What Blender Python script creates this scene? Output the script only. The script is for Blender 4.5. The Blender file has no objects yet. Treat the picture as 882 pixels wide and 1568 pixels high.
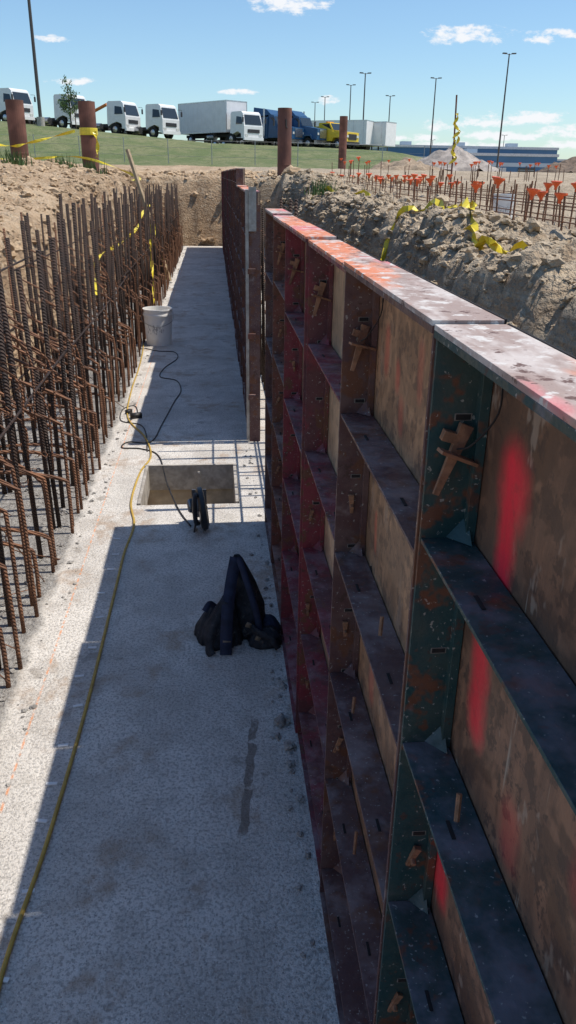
import bpy, math, random
import numpy as np
from mathutils import Vector, Matrix, noise as mn
random.seed(7); np.random.seed(7)
R = random.uniform
scene = bpy.context.scene

# ------------------------------------------------------------------ nodes
def L(nt, a, b): nt.links.new(a, b)
def setin(nt, sock, v):
    if isinstance(v, bpy.types.NodeSocket): L(nt, v, sock)
    elif v is not None:
        if isinstance(v, (tuple, list)) and len(v) == 3 and len(sock.default_value) == 4: v = (*v, 1)
        sock.default_value = v
def math_(nt, op, a, b=None, c=None, clamp=False):
    n = nt.nodes.new('ShaderNodeMath'); n.operation = op; n.use_clamp = clamp
    setin(nt, n.inputs[0], a)
    if b is not None: setin(nt, n.inputs[1], b)
    if c is not None: setin(nt, n.inputs[2], c)
    return n.outputs[0]
def mix(nt, fac, a, b, blend='MIX'):
    n = nt.nodes.new('ShaderNodeMix'); n.data_type = 'RGBA'; n.blend_type = blend
    setin(nt, n.inputs[0], fac); setin(nt, n.inputs[6], a); setin(nt, n.inputs[7], b)
    return n.outputs[2]
def noise(nt, vec, scale, detail=4, rough=.55, dist=0):
    n = nt.nodes.new('ShaderNodeTexNoise'); L(nt, vec, n.inputs['Vector'])
    n.inputs['Scale'].default_value = scale; n.inputs['Detail'].default_value = min(detail, 4)
    n.inputs['Roughness'].default_value = rough; n.inputs['Distortion'].default_value = dist
    return n.outputs['Fac']
def voro(nt, vec, scale, feature='F1', out='Distance'):
    n = nt.nodes.new('ShaderNodeTexVoronoi'); n.feature = feature; L(nt, vec, n.inputs['Vector'])
    n.inputs['Scale'].default_value = scale
    return n.outputs[out]
def sstep(nt, v, lo, hi, a=0., b=1.):
    n = nt.nodes.new('ShaderNodeMapRange'); n.interpolation_type = 'SMOOTHSTEP'
    setin(nt, n.inputs[0], v); n.inputs[1].default_value = lo; n.inputs[2].default_value = hi
    n.inputs[3].default_value = a; n.inputs[4].default_value = b
    return n.outputs[0]
def mapping(nt, vec, scale=(1, 1, 1), loc=(0, 0, 0)):
    n = nt.nodes.new('ShaderNodeMapping'); L(nt, vec, n.inputs[0])
    n.inputs['Scale'].default_value = scale; n.inputs['Location'].default_value = loc
    return n.outputs[0]
def newmat(name, rough=.7, metal=0):
    m = bpy.data.materials.new(name); m.use_nodes = True; nt = m.node_tree
    b = nt.nodes['Principled BSDF']; b.inputs['Roughness'].default_value = rough
    b.inputs['Metallic'].default_value = metal
    tc = nt.nodes.new('ShaderNodeTexCoord')
    return m, nt, b, tc.outputs['Object']
def upness(nt):
    g = nt.nodes.new('ShaderNodeNewGeometry'); s = nt.nodes.new('ShaderNodeSeparateXYZ'); L(nt, g.outputs['True Normal'], s.inputs[0])
    return sstep(nt, s.outputs[2], .4, .9)
def bump(nt, b, h, strength=.5, dist=.01):
    n = nt.nodes.new('ShaderNodeBump'); n.inputs['Strength'].default_value = strength
    n.inputs['Distance'].default_value = dist; L(nt, h, n.inputs['Height'])
    L(nt, n.outputs[0], b.inputs['Normal'])
def simple(name, col, rough=.6, var=.25, scale=8, metal=0, dirt=None, bmp=0):
    m, nt, b, v = newmat(name, rough, metal)
    f = noise(nt, v, scale, 4)
    c2 = tuple(x * (1 - var) for x in col)
    c = mix(nt, sstep(nt, f, .35, .65), col, c2)
    if dirt: c = mix(nt, sstep(nt, noise(nt, v, scale * .4, 4), .5, .68), c, dirt)
    L(nt, c, b.inputs['Base Color'])
    if bmp: bump(nt, b, f, bmp, .01)
    return m

# ------------------------------------------------------------------ mesh builder
class MB:
    def __init__(s): s.v = []; s.f = []; s.m = []
    def add(s, vs, fs, m=0):
        o = len(s.v); s.v.extend([tuple(p) for p in vs])
        s.f.extend([tuple(i + o for i in f) for f in fs]); s.m.extend([m] * len(fs))
    BF = [(0, 3, 2, 1), (4, 5, 6, 7), (0, 1, 5, 4), (1, 2, 6, 5), (2, 3, 7, 6), (3, 0, 4, 7)]
    def box(s, a, b, m=0):
        x0, y0, z0 = a; x1, y1, z1 = b
        s.add([(x0,y0,z0),(x1,y0,z0),(x1,y1,z0),(x0,y1,z0),(x0,y0,z1),(x1,y0,z1),(x1,y1,z1),(x0,y1,z1)], s.BF, m)
    def obox(s, c, size, rot, m=0, taper=1.):
        hx, hy, hz = [q / 2 for q in size]; c = Vector(c)
        pts = []
        for z, k in ((-hz, 1), (hz, taper)):
            for x, y in ((-hx, -hy), (hx, -hy), (hx, hy), (-hx, hy)):
                pts.append(c + rot @ Vector((x * k, y * k, z)))
        s.add(pts, s.BF, m)
    def tube(s, pts, r, n=6, m=0, caps=True):
        pts = [Vector(p) for p in pts]; rs = r if isinstance(r, (list, tuple)) else [r] * len(pts)
        vs = []; fs = []; prev = None
        for i, p in enumerate(pts):
            t = (pts[min(i + 1, len(pts) - 1)] - pts[max(i - 1, 0)]).normalized()
            if prev is None:
                a = Vector((0, 0, 1)) if abs(t.z) < .9 else Vector((1, 0, 0))
                u = t.cross(a).normalized()
            else: u = (prev - t * prev.dot(t)).normalized()
            prev = u; w = t.cross(u)
            for k in range(n):
                an = 2 * math.pi * k / n
                vs.append(p + (u * math.cos(an) + w * math.sin(an)) * rs[i])
        for i in range(len(pts) - 1):
            for k in range(n):
                k2 = (k + 1) % n
                fs.append((i * n + k, i * n + k2, (i + 1) * n + k2, (i + 1) * n + k))
        if caps: fs.append(tuple(range(n))[::-1]); fs.append(tuple((len(pts) - 1) * n + k for k in range(n)))
        s.add(vs, fs, m)
    def lathe(s, prof, c, n=32, m=0, rot=None):
        vs = []; fs = []; c = Vector(c); rot = rot or Matrix.Identity(3)
        for r, z in prof:
            for k in range(n):
                a = 2 * math.pi * k / n; vs.append(c + rot @ Vector((r * math.cos(a), r * math.sin(a), z)))
        for i in range(len(prof) - 1):
            for k in range(n):
                k2 = (k + 1) % n; fs.append((i * n + k, i * n + k2, (i + 1) * n + k2, (i + 1) * n + k))
        s.add(vs, fs, m)
    def extrude(s, prof, y0, y1, m=0, inset=0, zi=0):
        n = len(prof); vs = []
        for sy, y in ((1, y0), (-1, y1)):
            for x, z in prof: vs.append((x, y + sy * (inset if z > zi else 0), z))
        fs = [tuple(range(n)), tuple(range(n, 2 * n))[::-1]]
        for i in range(n):
            j = (i + 1) % n; fs.append((i, i + n, j + n, j))
        s.add(vs, fs, m)
    def ribbon(s, pts, w, m=0, up=(0, 0, 1)):
        pts = [Vector(p) for p in pts]; vs = []; fs = []
        for i, p in enumerate(pts):
            t = (pts[min(i + 1, len(pts) - 1)] - pts[max(i - 1, 0)]).normalized()
            q = i * .9
            side = t.cross(Vector(up)).normalized()
            nrm = side.cross(t)
            d = (side * math.cos(q * .6) + nrm * math.sin(q * .6)) * w / 2
            vs += [p - d, p + d]
        for i in range(len(pts) - 1): fs.append((2 * i, 2 * i + 1, 2 * i + 3, 2 * i + 2))
        s.add(vs, fs, m)
    def obj(s, name, mats, smooth=False, fixn=True):
        me = bpy.data.meshes.new(name); me.from_pydata(s.v, [], s.f)
        for m in mats: me.materials.append(m)
        me.polygons.foreach_set('material_index', s.m)
        if smooth: me.polygons.foreach_set('use_smooth', [True] * len(s.f))
        me.update()
        if fixn:
            import bmesh
            bm = bmesh.new(); bm.from_mesh(me); bmesh.ops.recalc_face_normals(bm, faces=bm.faces); bm.to_mesh(me); bm.free()
        o = bpy.data.objects.new(name, me); scene.collection.objects.link(o)
        return o

def catmull(P, n=8):
    P = [Vector(p) for p in P]; Q = [P[0] * 2 - P[1]] + P + [P[-1] * 2 - P[-2]]; out = []
    for i in range(1, len(Q) - 2):
        a, b, c, d = Q[i - 1], Q[i], Q[i + 1], Q[i + 2]
        for k in range(n):
            t = k / n
            out.append(.5 * ((2 * b) + (c - a) * t + (2 * a - 5 * b + 4 * c - d) * t * t + (3 * b - a - 3 * c + d) * t ** 3))
    out.append(P[-1]); return out
def ss(a, b, x):
    t = max(0, min(1, (x - a) / (b - a))); return t * t * (3 - 2 * t)
def RX(a): return Matrix.Rotation(a, 3, 'X')
def RY(a): return Matrix.Rotation(a, 3, 'Y')
def RZ(a): return Matrix.Rotation(a, 3, 'Z')

# ------------------------------------------------------------------ camera
CZ = 1.67
th = math.radians(23.28); yw = math.radians(5.43)
F = Vector((math.sin(yw) * math.cos(th), math.cos(yw) * math.cos(th), -math.sin(th)))
Rv = Vector((math.cos(yw), -math.sin(yw), 0)); U = Rv.cross(F)
R2 = (Rv + .0158 * U).normalized(); U2 = (U - .0158 * Rv).normalized()
cam = bpy.data.cameras.new('camera'); co = bpy.data.objects.new('camera', cam); scene.collection.objects.link(co)
M = Matrix(((R2.x, U2.x, -F.x, 0), (R2.y, U2.y, -F.y, 0), (R2.z, U2.z, -F.z, CZ), (0, 0, 0, 1)))
co.matrix_world = M
cam.sensor_fit = 'VERTICAL'; cam.sensor_height = 24; cam.lens = 24 * .7653
cam.clip_start = .02; cam.clip_end = 6000
scene.camera = co

# ------------------------------------------------------------------ light, sky
SUN_EL = math.radians(63.3)
sd = Vector((math.cos(SUN_EL), .01, math.sin(SUN_EL))).normalized()
sl = bpy.data.lights.new('sun', 'SUN'); sl.energy = 4.7; sl.angle = math.radians(.5); sl.color = (1, .935, .84)
so = bpy.data.objects.new('sun', sl); scene.collection.objects.link(so)
so.rotation_euler = (-sd).to_track_quat('-Z', 'Y').to_euler()
w = bpy.data.worlds.new('World'); scene.world = w; w.use_nodes = True; nt = w.node_tree
bg = nt.nodes['Background']
sky = nt.nodes.new('ShaderNodeTexSky'); sky.sky_type = 'NISHITA'; sky.sun_disc = False
sky.sun_elevation = SUN_EL; sky.sun_rotation = math.radians(89.5); sky.ozone_density = 1.6; sky.air_density = 1.0; sky.dust_density = .4
tc = nt.nodes.new('ShaderNodeTexCoord').outputs['Generated']
sp = nt.nodes.new('ShaderNodeSeparateXYZ'); L(nt, tc, sp.inputs[0])
yy = math_(nt, 'MAXIMUM', sp.outputs[1], .05)
P = math_(nt, 'DIVIDE', sp.outputs[0], yy); Q = math_(nt, 'DIVIDE', sp.outputs[2], yy)
cb = nt.nodes.new('ShaderNodeCombineXYZ'); L(nt, P, cb.inputs[0]); L(nt, math_(nt, 'MULTIPLY', Q, 2.2), cb.inputs[1])
pq = cb.outputs[0]
n1 = noise(nt, pq, 45, 4, .65)
warp = math_(nt, 'SUBTRACT', n1, .5)
tot = None
for (p, q, hp, hq) in [(.089,.172,.048,.010),(.287,.1475,.046,.0095),(.371,.147,.022,.006),(.132,.079,.013,.0045),
                       (-.152,.091,.024,.004),(-.17,.132,.018,.004),(-.255,.109,.014,.006),(.40,.152,.018,.005),(.03,.085,.022,.003),
                       (.335,.062,.045,.008),(.385,.066,.035,.008),(.27,.055,.03,.006),(.42,.053,.04,.007),(.34,.046,.06,.005),(.235,.042,.03,.004),(.30,.035,.07,.004),(.43,.038,.05,.005),(.18,.05,.02,.003)]:
    a = math_(nt, 'POWER', math_(nt, 'ABSOLUTE', math_(nt, 'DIVIDE', math_(nt, 'SUBTRACT', P, p), hp)), 2)
    dq = math_(nt, 'DIVIDE', math_(nt, 'SUBTRACT', Q, q), hq)
    b_ = math_(nt, 'POWER', math_(nt, 'ABSOLUTE', dq), 2)
    d = math_(nt, 'SUBTRACT', 1, math_(nt, 'ADD', a, b_))
    d = math_(nt, 'MAXIMUM', d, -2)
    tot = d if tot is None else math_(nt, 'MAXIMUM', tot, d)
cl = math_(nt, 'ADD', tot, math_(nt, 'MULTIPLY', warp, 6))
mask = sstep(nt, cl, -.3, 1.2, 0, .95)
mask = math_(nt, 'MULTIPLY', mask, sstep(nt, sp.outputs[1], .1, .3))
mask = math_(nt, 'MULTIPLY', mask, sstep(nt, tot, -1.6, -.3))
skyc = mix(nt, 1, sky.outputs[0], (.76, .90, .99), 'MULTIPLY')
lp = mix(nt, mask, skyc, (6.3, 6.4, 6.6))
L(nt, lp, bg.inputs[0]); bg.inputs[1].default_value = .15

# ------------------------------------------------------------------ terrain
def ridge(x):
    xs = [-200, -60, -20, 0, 10, 16, 20, 24, 45, 400]; zs = [6.5, 5.6, 3.75, 2.15, 1.95, 1.75, 1.0, .2, .1, .1]
    return float(np.interp(x, xs, zs))
def top(x, y):
    left = 1.0 + .12 * ss(2, 8, y) + .45 * ss(9, 16, y)
    left += .22 * math.exp(-((x + 3.6) / 1.1) ** 2) * ss(5, 11, y)
    cr = 1.32 + .33 * ss(13, 20, y) + .14 * mn.noise(Vector((0, y * .6, 3)))
    base = 1.12 + .40 * ss(10, 24, y) 
    k = math.exp(-((x - 2.1) / .75) ** 2) * (1 - ss(19, 26, y))
    if x > 2.1: right = base + (cr - base) * k
    else: right = base + (cr - base) * max(k, 1 - .5 * ss(0, 1.5, 2.1 - x)) * (1 - ss(19, 26, y))
    t = left + (right - left) * ss(-1, 1.6, x)
    farz = 1.62 + .33 * ss(22, 38, y)
    wf = ss(19, 24, y) * (1 - ss(2.6, 5, x) * (1 - ss(26, 40, y)))
    t = t + (farz - t) * wf
    xr = x * 74 / max(y, 50)
    return t + ridge(xr) * ss(44, 76, y)
def H(x, y, fine=True):
    d = max(-1.45 - x, x - 1.0, y - 20.6)
    T = top(x, y)
    wd = .75 if x < 0 else .9
    if y > 20.6 and -1.45 < x < 1: wd = .8
    e = d + .16 * mn.noise(Vector((x * 1.3, y * 1.3, 5))) + .08 * mn.noise(Vector((x * 4, y * 4, 9)))
    k = ss(0, wd, e) if d > 0 else 0
    z = -.6 + (T + .6) * k
    if k > 0:
        dist = math.hypot(x, y)
        g = ss(30, 42, y)
        rt = ss(.8, 1.6, x) * (1 - ss(3.0, 4.2, x)) * (1 - ss(18, 24, y))
        amp = (.10 + .10 * rt) * (1 - .75 * g)
        v = Vector((x, y, 0))
        f = mn.fractal(v * .8, 1, 2.1, 3) * amp * 1.1
        if dist < 60:
            c1 = mn.voronoi(Vector((x * 2.6, y * 2.6, 2)))[0]; c2 = mn.voronoi(Vector((x * 8, y * 8, 7)))[0]
            f += (.07 * (.45 - c1[0]) + .05 * (.4 - c2[0])) * (.45 + 1.1 * rt) * (1 - g)
            f += mn.fractal(v * 7, .8, 2.1, 4) * .022 * (1 + 1.6 * rt) * (1 - g)
        z += f * ss(0, .4, k)
        z += (1 - ss(.85, 1, k)) * (mn.noise(Vector((x * 2.5, y * 2.5, z * 3))) * .14 + mn.noise(Vector((x * 9, y * 9, z * 9))) * .06) * ss(0, .4, k)
    return z
def axis(lo, hi, step, far, g=1.13):
    a = list(np.arange(lo, hi + 1e-6, step)); s = step; x = hi
    while x < far: s *= g; x += s; a.append(x)
    s = step; x = lo; b = []
    while x > -far: s *= g; x -= s; b.append(x)
    return b[::-1] + a
xs = axis(-4.2, 4.4, .05, 2500); ys = axis(.5, 22.5, .06, 2500, 1.11)
nx, ny = len(xs), len(ys)
V = np.zeros((ny, nx, 3)); grass = np.zeros((ny, nx)); grey = np.zeros((ny, nx))
for j, y in enumerate(ys):
    for i, x in enumerate(xs):
        V[j, i] = (x, y, H(x, y))
        r_ = x / max(y, 30)
        grass[j, i] = ss(42, 46, y + 4 * mn.noise(Vector((x * .15, y * .15, 0)))) * (1 - ss(.235, .27, r_ + .02 * mn.noise(Vector((x * .2, y * .2, 4)))))
        grey[j, i] = ss(.5, 1.6, x + .4 * mn.noise(Vector((x, y, 1))))
idx = np.arange(nx * ny).reshape(ny, nx)
faces = np.stack([idx[:-1, :-1], idx[:-1, 1:], idx[1:, 1:], idx[1:, :-1]], -1).reshape(-1, 4)
me = bpy.data.meshes.new('ground'); me.from_pydata(V.reshape(-1, 3).tolist(), [], faces.tolist())
me.polygons.foreach_set('use_smooth', [True] * len(faces))
for nm, ar in (('grass', grass), ('grey', grey)):
    at = me.attributes.new(nm, 'FLOAT', 'POINT'); at.data.foreach_set('value', ar.reshape(-1).astype(np.float32))
ground = bpy.data.objects.new('ground', me); scene.collection.objects.link(ground)
m, nt, b, v = newmat('dirt_and_grass', .95)
def attr(nt, n):
    a = nt.nodes.new('ShaderNodeAttribute'); a.attribute_name = n; return a.outputs['Fac']
nA = noise(nt, v, 1.1, 4, .65); nB = noise(nt, v, 14, 4, .7); nC = noise(nt, v, 70, 3, .6)
c = mix(nt, sstep(nt, nA, .36, .62), (.64, .46, .29), (.42, .28, .165))
c = mix(nt, sstep(nt, nB, .45, .7), c, (.68, .53, .36))
g = mix(nt, sstep(nt, nA, .40, .60), (.54, .43, .30), (.36, .275, .185))
g = mix(nt, sstep(nt, nB, .42, .68), g, (.61, .50, .36))
c = mix(nt, attr(nt, 'grey'), c, g)
c = mix(nt, sstep(nt, nC, .57, .70, 0, .65), c, (.22, .155, .10))
sz = nt.nodes.new('ShaderNodeSeparateXYZ'); L(nt, v, sz.inputs[0])
strat = noise(nt, mapping(nt, v, (.6, .6, 6)), 2.2, 4, .6)
steep = math_(nt, 'SUBTRACT', 1, upness(nt))
c = mix(nt, math_(nt, 'MULTIPLY', steep, sstep(nt, strat, .42, .58, 0, .55)), c, (.32, .205, .12))
gr = mix(nt, sstep(nt, noise(nt, mapping(nt, v, (1, .5, 1)), .5, 4, .7), .38, .62), (.14, .18, .06), (.23, .235, .105))
gr = mix(nt, sstep(nt, noise(nt, v, 3, 4, .7), .5, .65), gr, (.10, .135, .04))
c = mix(nt, attr(nt, 'grass'), c, gr)
L(nt, c, b.inputs['Base Color'])
h = math_(nt, 'ADD', math_(nt, 'MULTIPLY', nB, 1.8), math_(nt, 'MULTIPLY', nC, .6))
h = math_(nt, 'SUBTRACT', h, math_(nt, 'MULTIPLY', voro(nt, v, 26), .6))
bump(nt, b, h, 1, .045)
me.materials.append(m); DIRT = m

def ico(sub):
    import bmesh
    bm = bmesh.new(); bmesh.ops.create_icosphere(bm, subdivisions=sub, radius=1)
    vs = np.array([p.co[:] for p in bm.verts]); fs = np.array([[q.index for q in f.verts] for f in bm.faces]); bm.free(); return vs, fs
IV, IF = ico(2)
variants = []
for k in range(14):
    q = np.array([Vector(p) * (1 + .75 * mn.noise(Vector(p) * 1.5 + Vector((k * 7, 0, 0))) + .5 * mn.noise(Vector(p) * 3.6 + Vector((k * 3, 5, 0)))) for p in IV.tolist()])
    q[:, 2] *= R(.5, .8); q[:, 0] *= R(.7, 1.3); variants.append(q)
def scatter(name, pts, mat):
    vs = []; fs = []; o = 0
    for (x, y, z, s) in pts:
        q = variants[random.randrange(14)]; a = R(0, 6.28); ca, sa = math.cos(a), math.sin(a)
        r = np.stack([q[:, 0] * ca - q[:, 1] * sa, q[:, 0] * sa + q[:, 1] * ca, q[:, 2]], 1) * s + (x, y, z)
        vs.append(r); fs.append(IF + o); o += len(IV)
    vs = np.concatenate(vs); fs = np.concatenate(fs)
    me = bpy.data.meshes.new(name); me.from_pydata(vs.tolist(), [], fs.tolist()); me.materials.append(mat)
    o = bpy.data.objects.new(name, me); scene.collection.objects.link(o); return o
def clodmat(name, a, bcol, sc=5):
    m, nt, b, v = newmat(name, .95)
    f = noise(nt, v, sc, 3); f2 = noise(nt, v, 60, 4)
    c = mix(nt, sstep(nt, f, .38, .62), a, bcol); c = mix(nt, sstep(nt, f2, .52, .66, 0, .5), c, tuple(q * .5 for q in a))
    L(nt, c, b.inputs['Base Color']); bump(nt, b, f2, 1, .02); return m
pts = []
for i in range(11000):
    y = R(.3, 20); x = 1.1 + abs(random.gauss(0, .9)) + R(0, .5)
    if x > 3.6 or random.random() > .35 + .9 * ss(.45, .55, .5 + .5 * mn.noise(Vector((x * 1.2, y * .9, 0)))): continue
    s = min(.095, .007 + random.expovariate(1 / .016)); pts.append((x, y, H(x, y) + s * .15, s))
scatter('dirt_clods', pts, clodmat('clay_clods', (.57, .455, .32), (.40, .31, .21)))
pts = []
for i in range(2900):
    y = R(1.5, 24); x = -1.75 - abs(random.gauss(0, 1.4))
    s = min(.12, .008 + random.expovariate(1 / .02)); pts.append((x, y, H(x, y) + s * .1, s))
for i in range(1100):
    x = R(-3, 6); y = R(20.7, 26); s = min(.16, .02 + random.expovariate(1 / .035)); pts.append((x, y, H(x, y) + s * .1, s))
scatter('dirt_clods', pts, clodmat('sandy_clods', (.60, .44, .28), (.42, .29, .175)))

# ------------------------------------------------------------------ slab with pit
PX0, PX1, PY0, PY1 = -.45, .11, 4.0, 4.62
mb = MB()
X0, X1, Y0, Y1 = -1.62, 1.25, -6, 20.75
for (a, b_) in [((X0, Y0), (X1, PY0)), ((X0, PY1), (X1, Y1)), ((X0, PY0), (PX0, PY1)), ((PX1, PY0), (X1, PY1))]:
    mb.add([(a[0], a[1], 0), (b_[0], a[1], 0), (b_[0], b_[1], 0), (a[0], b_[1], 0)], [(0, 1, 2, 3)], 0)
zb = -.30
C = [(PX0, PY0), (PX1, PY0), (PX1, PY1), (PX0, PY1)]
for i in range(4):
    p, q = C[i], C[(i + 1) % 4]
    mb.add([(p[0], p[1], 0), (q[0], q[1], 0), (q[0], q[1], zb), (p[0], p[1], zb)], [(0, 1, 2, 3)], 1)
mb.add([(p[0], p[1], zb) for p in C], [(0, 1, 2, 3)], 1)
mb.box((X0, Y0, -.3), (PX0 - .05, Y1, -.01), 0); mb.box((PX1 + .05, Y0, -.3), (X1, Y1, -.01), 0)
m, nt, b, v = newmat('concrete', .75)
sx = nt.nodes.new('ShaderNodeSeparateXYZ'); L(nt, v, sx.inputs[0]); X, Y = sx.outputs[0], sx.outputs[1]
big = noise(nt, v, 1.6, 4, .65); med = noise(nt, v, 6, 4, .75); fin = noise(nt, v, 100, 3, .7); spk = voro(nt, v, 125); pit_ = voro(nt, v, 70)
c = mix(nt, sstep(nt, big, .38, .62), (.77, .725, .665), (.60, .56, .51))
c = mix(nt, sstep(nt, med, .46, .62, 0, .6), c, (.50, .46, .41))
c = mix(nt, sstep(nt, fin, .50, .57, 0, .62), c, (.30, .28, .255))
c = mix(nt, sstep(nt, pit_, .12, .19, .65, 0), c, (.20, .19, .175))
c = mix(nt, sstep(nt, spk, .16, .25, .6, 0), c, (.88, .85, .80))
st = math_(nt, 'MULTIPLY', sstep(nt, noise(nt, v, 2.6, 4, .65, .6), .53, .64), sstep(nt, noise(nt, v, 14, 4), .35, .6))
c = mix(nt, math_(nt, 'MULTIPLY', st, .65), c, (.38, .27, .185))
c = mix(nt, sstep(nt, noise(nt, mapping(nt, v, (1, 1, 1), (3, 8, 0)), 5, 4, .6), .63, .68, 0, .55), c, (.26, .225, .19))
cx = math_(nt, 'ADD', math_(nt, 'MULTIPLY', math_(nt, 'SUBTRACT', Y, 1.63), .12), .043)
dx = math_(nt, 'ABSOLUTE', math_(nt, 'SUBTRACT', math_(nt, 'SUBTRACT', X, cx), math_(nt, 'MULTIPLY', math_(nt, 'SUBTRACT', noise(nt, v, 12, 3), .5), .03)))
dr = sstep(nt, dx, .011, .015, 1, 0)
dr = math_(nt, 'MULTIPLY', dr, math_(nt, 'MULTIPLY', sstep(nt, Y, 1.62, 1.65), sstep(nt, Y, 2.1, 2.15, 1, 0)))
dr = math_(nt, 'MULTIPLY', dr, sstep(nt, noise(nt, v, 17, 2), .33, .42))
c = mix(nt, math_(nt, 'MULTIPLY', dr, .8), c, (.20, .16, .13))
ln = sstep(nt, math_(nt, 'ABSOLUTE', math_(nt, 'ADD', X, math_(nt, 'ADD', .64, math_(nt, 'MULTIPLY', Y, -.002)))), .001, .006, 1, 0)
ln = math_(nt, 'MULTIPLY', ln, sstep(nt, noise(nt, v, 30, 3), .4, .6, 0, .75))
c = mix(nt, ln, c, (.80, .30, .10))
rg = sstep(nt, math_(nt, 'ADD', X, math_(nt, 'MULTIPLY', math_(nt, 'SUBTRACT', noise(nt, v, 6, 4), .5), .14)), -.76, -.70, 1, 0)
gcol = mix(nt, sstep(nt, noise(nt, v, 42, 4, .7), .4, .62), (.46, .44, .41), (.26, .24, .22))
c = mix(nt, math_(nt, 'MULTIPLY', rg, .88), c, gcol)
L(nt, c, b.inputs['Base Color'])
h = math_(nt, 'ADD', math_(nt, 'MULTIPLY', fin, -.7), math_(nt, 'MULTIPLY', math_(nt, 'MULTIPLY', noise(nt, v, 45, 4, .7), 3.5), rg))
h = math_(nt, 'ADD', h, math_(nt, 'MULTIPLY', med, 1.0))
bump(nt, b, h, .9, .014)
CONC = m
pitm = simple('pit_mud', (.54, .46, .35), .85, .35, 9, dirt=(.34, .28, .21), bmp=.4)
mb.obj('concrete_footing_slab', [CONC, pitm], fixn=False)
lum_grey = simple('weathered_board', (.46, .42, .37), .85, .3, 25, dirt=(.28, .25, .21), bmp=.3)
mb = MB()
mb.box((PX0 - .002, PY1 - .02, -.15), (PX1 + .002, PY1 - .003, .012), 0)
mb.box((PX0 + .003, PY0 + .004, -.15), (PX0 + .02, PY1 - .021, .010), 0)
mb.box((PX1 - .02, PY0 + .004, -.15), (PX1 - .003, PY1 - .021, .011), 0)
mb.box((-.13, PY1 - .05, -.28), (-.115, PY1 - .022, -.03), 0)
mb.obj('sump_pit_frame', [lum_grey])
pts = []
for i in range(5200):
    y = 1.2 + 18.8 * random.random() ** 1.5; x = R(-1.6, -.76) if random.random() < .93 else R(-.8, -.64)
    s = min(.02, .003 + random.expovariate(1 / .0035)); pts.append((x, y, s * .3, s))
for i in range(70):
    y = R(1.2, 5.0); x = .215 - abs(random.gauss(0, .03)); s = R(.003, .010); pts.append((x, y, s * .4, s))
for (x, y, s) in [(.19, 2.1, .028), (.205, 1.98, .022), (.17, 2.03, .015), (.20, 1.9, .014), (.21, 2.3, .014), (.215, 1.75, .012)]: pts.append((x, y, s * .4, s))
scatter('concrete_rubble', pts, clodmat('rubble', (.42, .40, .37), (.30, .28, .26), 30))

# ------------------------------------------------------------------ formwork
def steelmat(name, col, col2, rust=.5, dust=.3, dustc=(.30, .25, .24)):
    m, nt, b, v = newmat(name, .45, .1)
    a = noise(nt, v, 7, 4, .7); d = noise(nt, v, 26, 4, .7); e = noise(nt, mapping(nt, v, (1, 1, 1), (4, 4, 4)), 9, 4, .7)
    c = mix(nt, sstep(nt, a, .42, .58), col, col2)
    c = mix(nt, sstep(nt, noise(nt, mapping(nt, v, (1, 1, 1), (9, 1, 3)), 11, 4, .7), .62 - .12 * rust, .68 - .10 * rust), c, (.15, .06, .034))
    c = mix(nt, sstep(nt, d, .60, .66, 0, .8), c, (.08, .04, .03))
    c = mix(nt, sstep(nt, e, .66 - .12 * dust, .78 - .12 * dust, 0, .6), c, dustc)
    up = upness(nt)
    c = mix(nt, math_(nt, 'MULTIPLY', up, sstep(nt, e, .42, .66, .02, .65)), c, dustc)
    c = mix(nt, sstep(nt, noise(nt, v, 150, 2), .66, .70, 0, .6), c, (.45, .42, .38))
    L(nt, c, b.inputs['Base Color']); L(nt, sstep(nt, d, .4, .6, .38, .75), b.inputs['Roughness'])
    bump(nt, b, d, .4, .004); return m
S_green = steelmat('form_steel_green', (.018, .060, .064), (.045, .072, .066), .7, .35, (.25, .21, .24))
S_brown = steelmat('form_steel_brown', (.11, .052, .050), (.14, .08, .072), .8, .4, (.32, .25, .24))
S_maroon = steelmat('form_steel_maroon', (.22, .034, .046), (.13, .045, .048), .6, .35, (.33, .22, .23))
S_rust = steelmat('form_steel_rusty', (.19, .065, .045), (.13, .06, .05), .9, .4, (.32, .24, .21))
m, nt, b, v = newmat('form_top_rail', .7)
a = noise(nt, mapping(nt, v, (2, .8, 1)), 8, 4, .7); d = noise(nt, v, 30, 4, .7); e = noise(nt, mapping(nt, v, (1, .35, 1), (3, 1, 2)), 5, 4, .65)
c = mix(nt, sstep(nt, a, .38, .58), (.54, .47, .43), (.34, .25, .215))
c = mix(nt, sstep(nt, e, .44, .54, 0, .9), c, (.66, .20, .08))
c = mix(nt, sstep(nt, noise(nt, mapping(nt, v, (1, .4, 1), (8, 5, 2)), 6, 4), .55, .62, 0, .75), c, (.62, .17, .18))
c = mix(nt, sstep(nt, d, .54, .62), c, (.60, .56, .52)); c = mix(nt, sstep(nt, d, .35, .42, 1, 0), c, (.12, .06, .045))
L(nt, c, b.inputs['Base Color']); bump(nt, b, d, .6, .005); S_top = m
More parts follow.
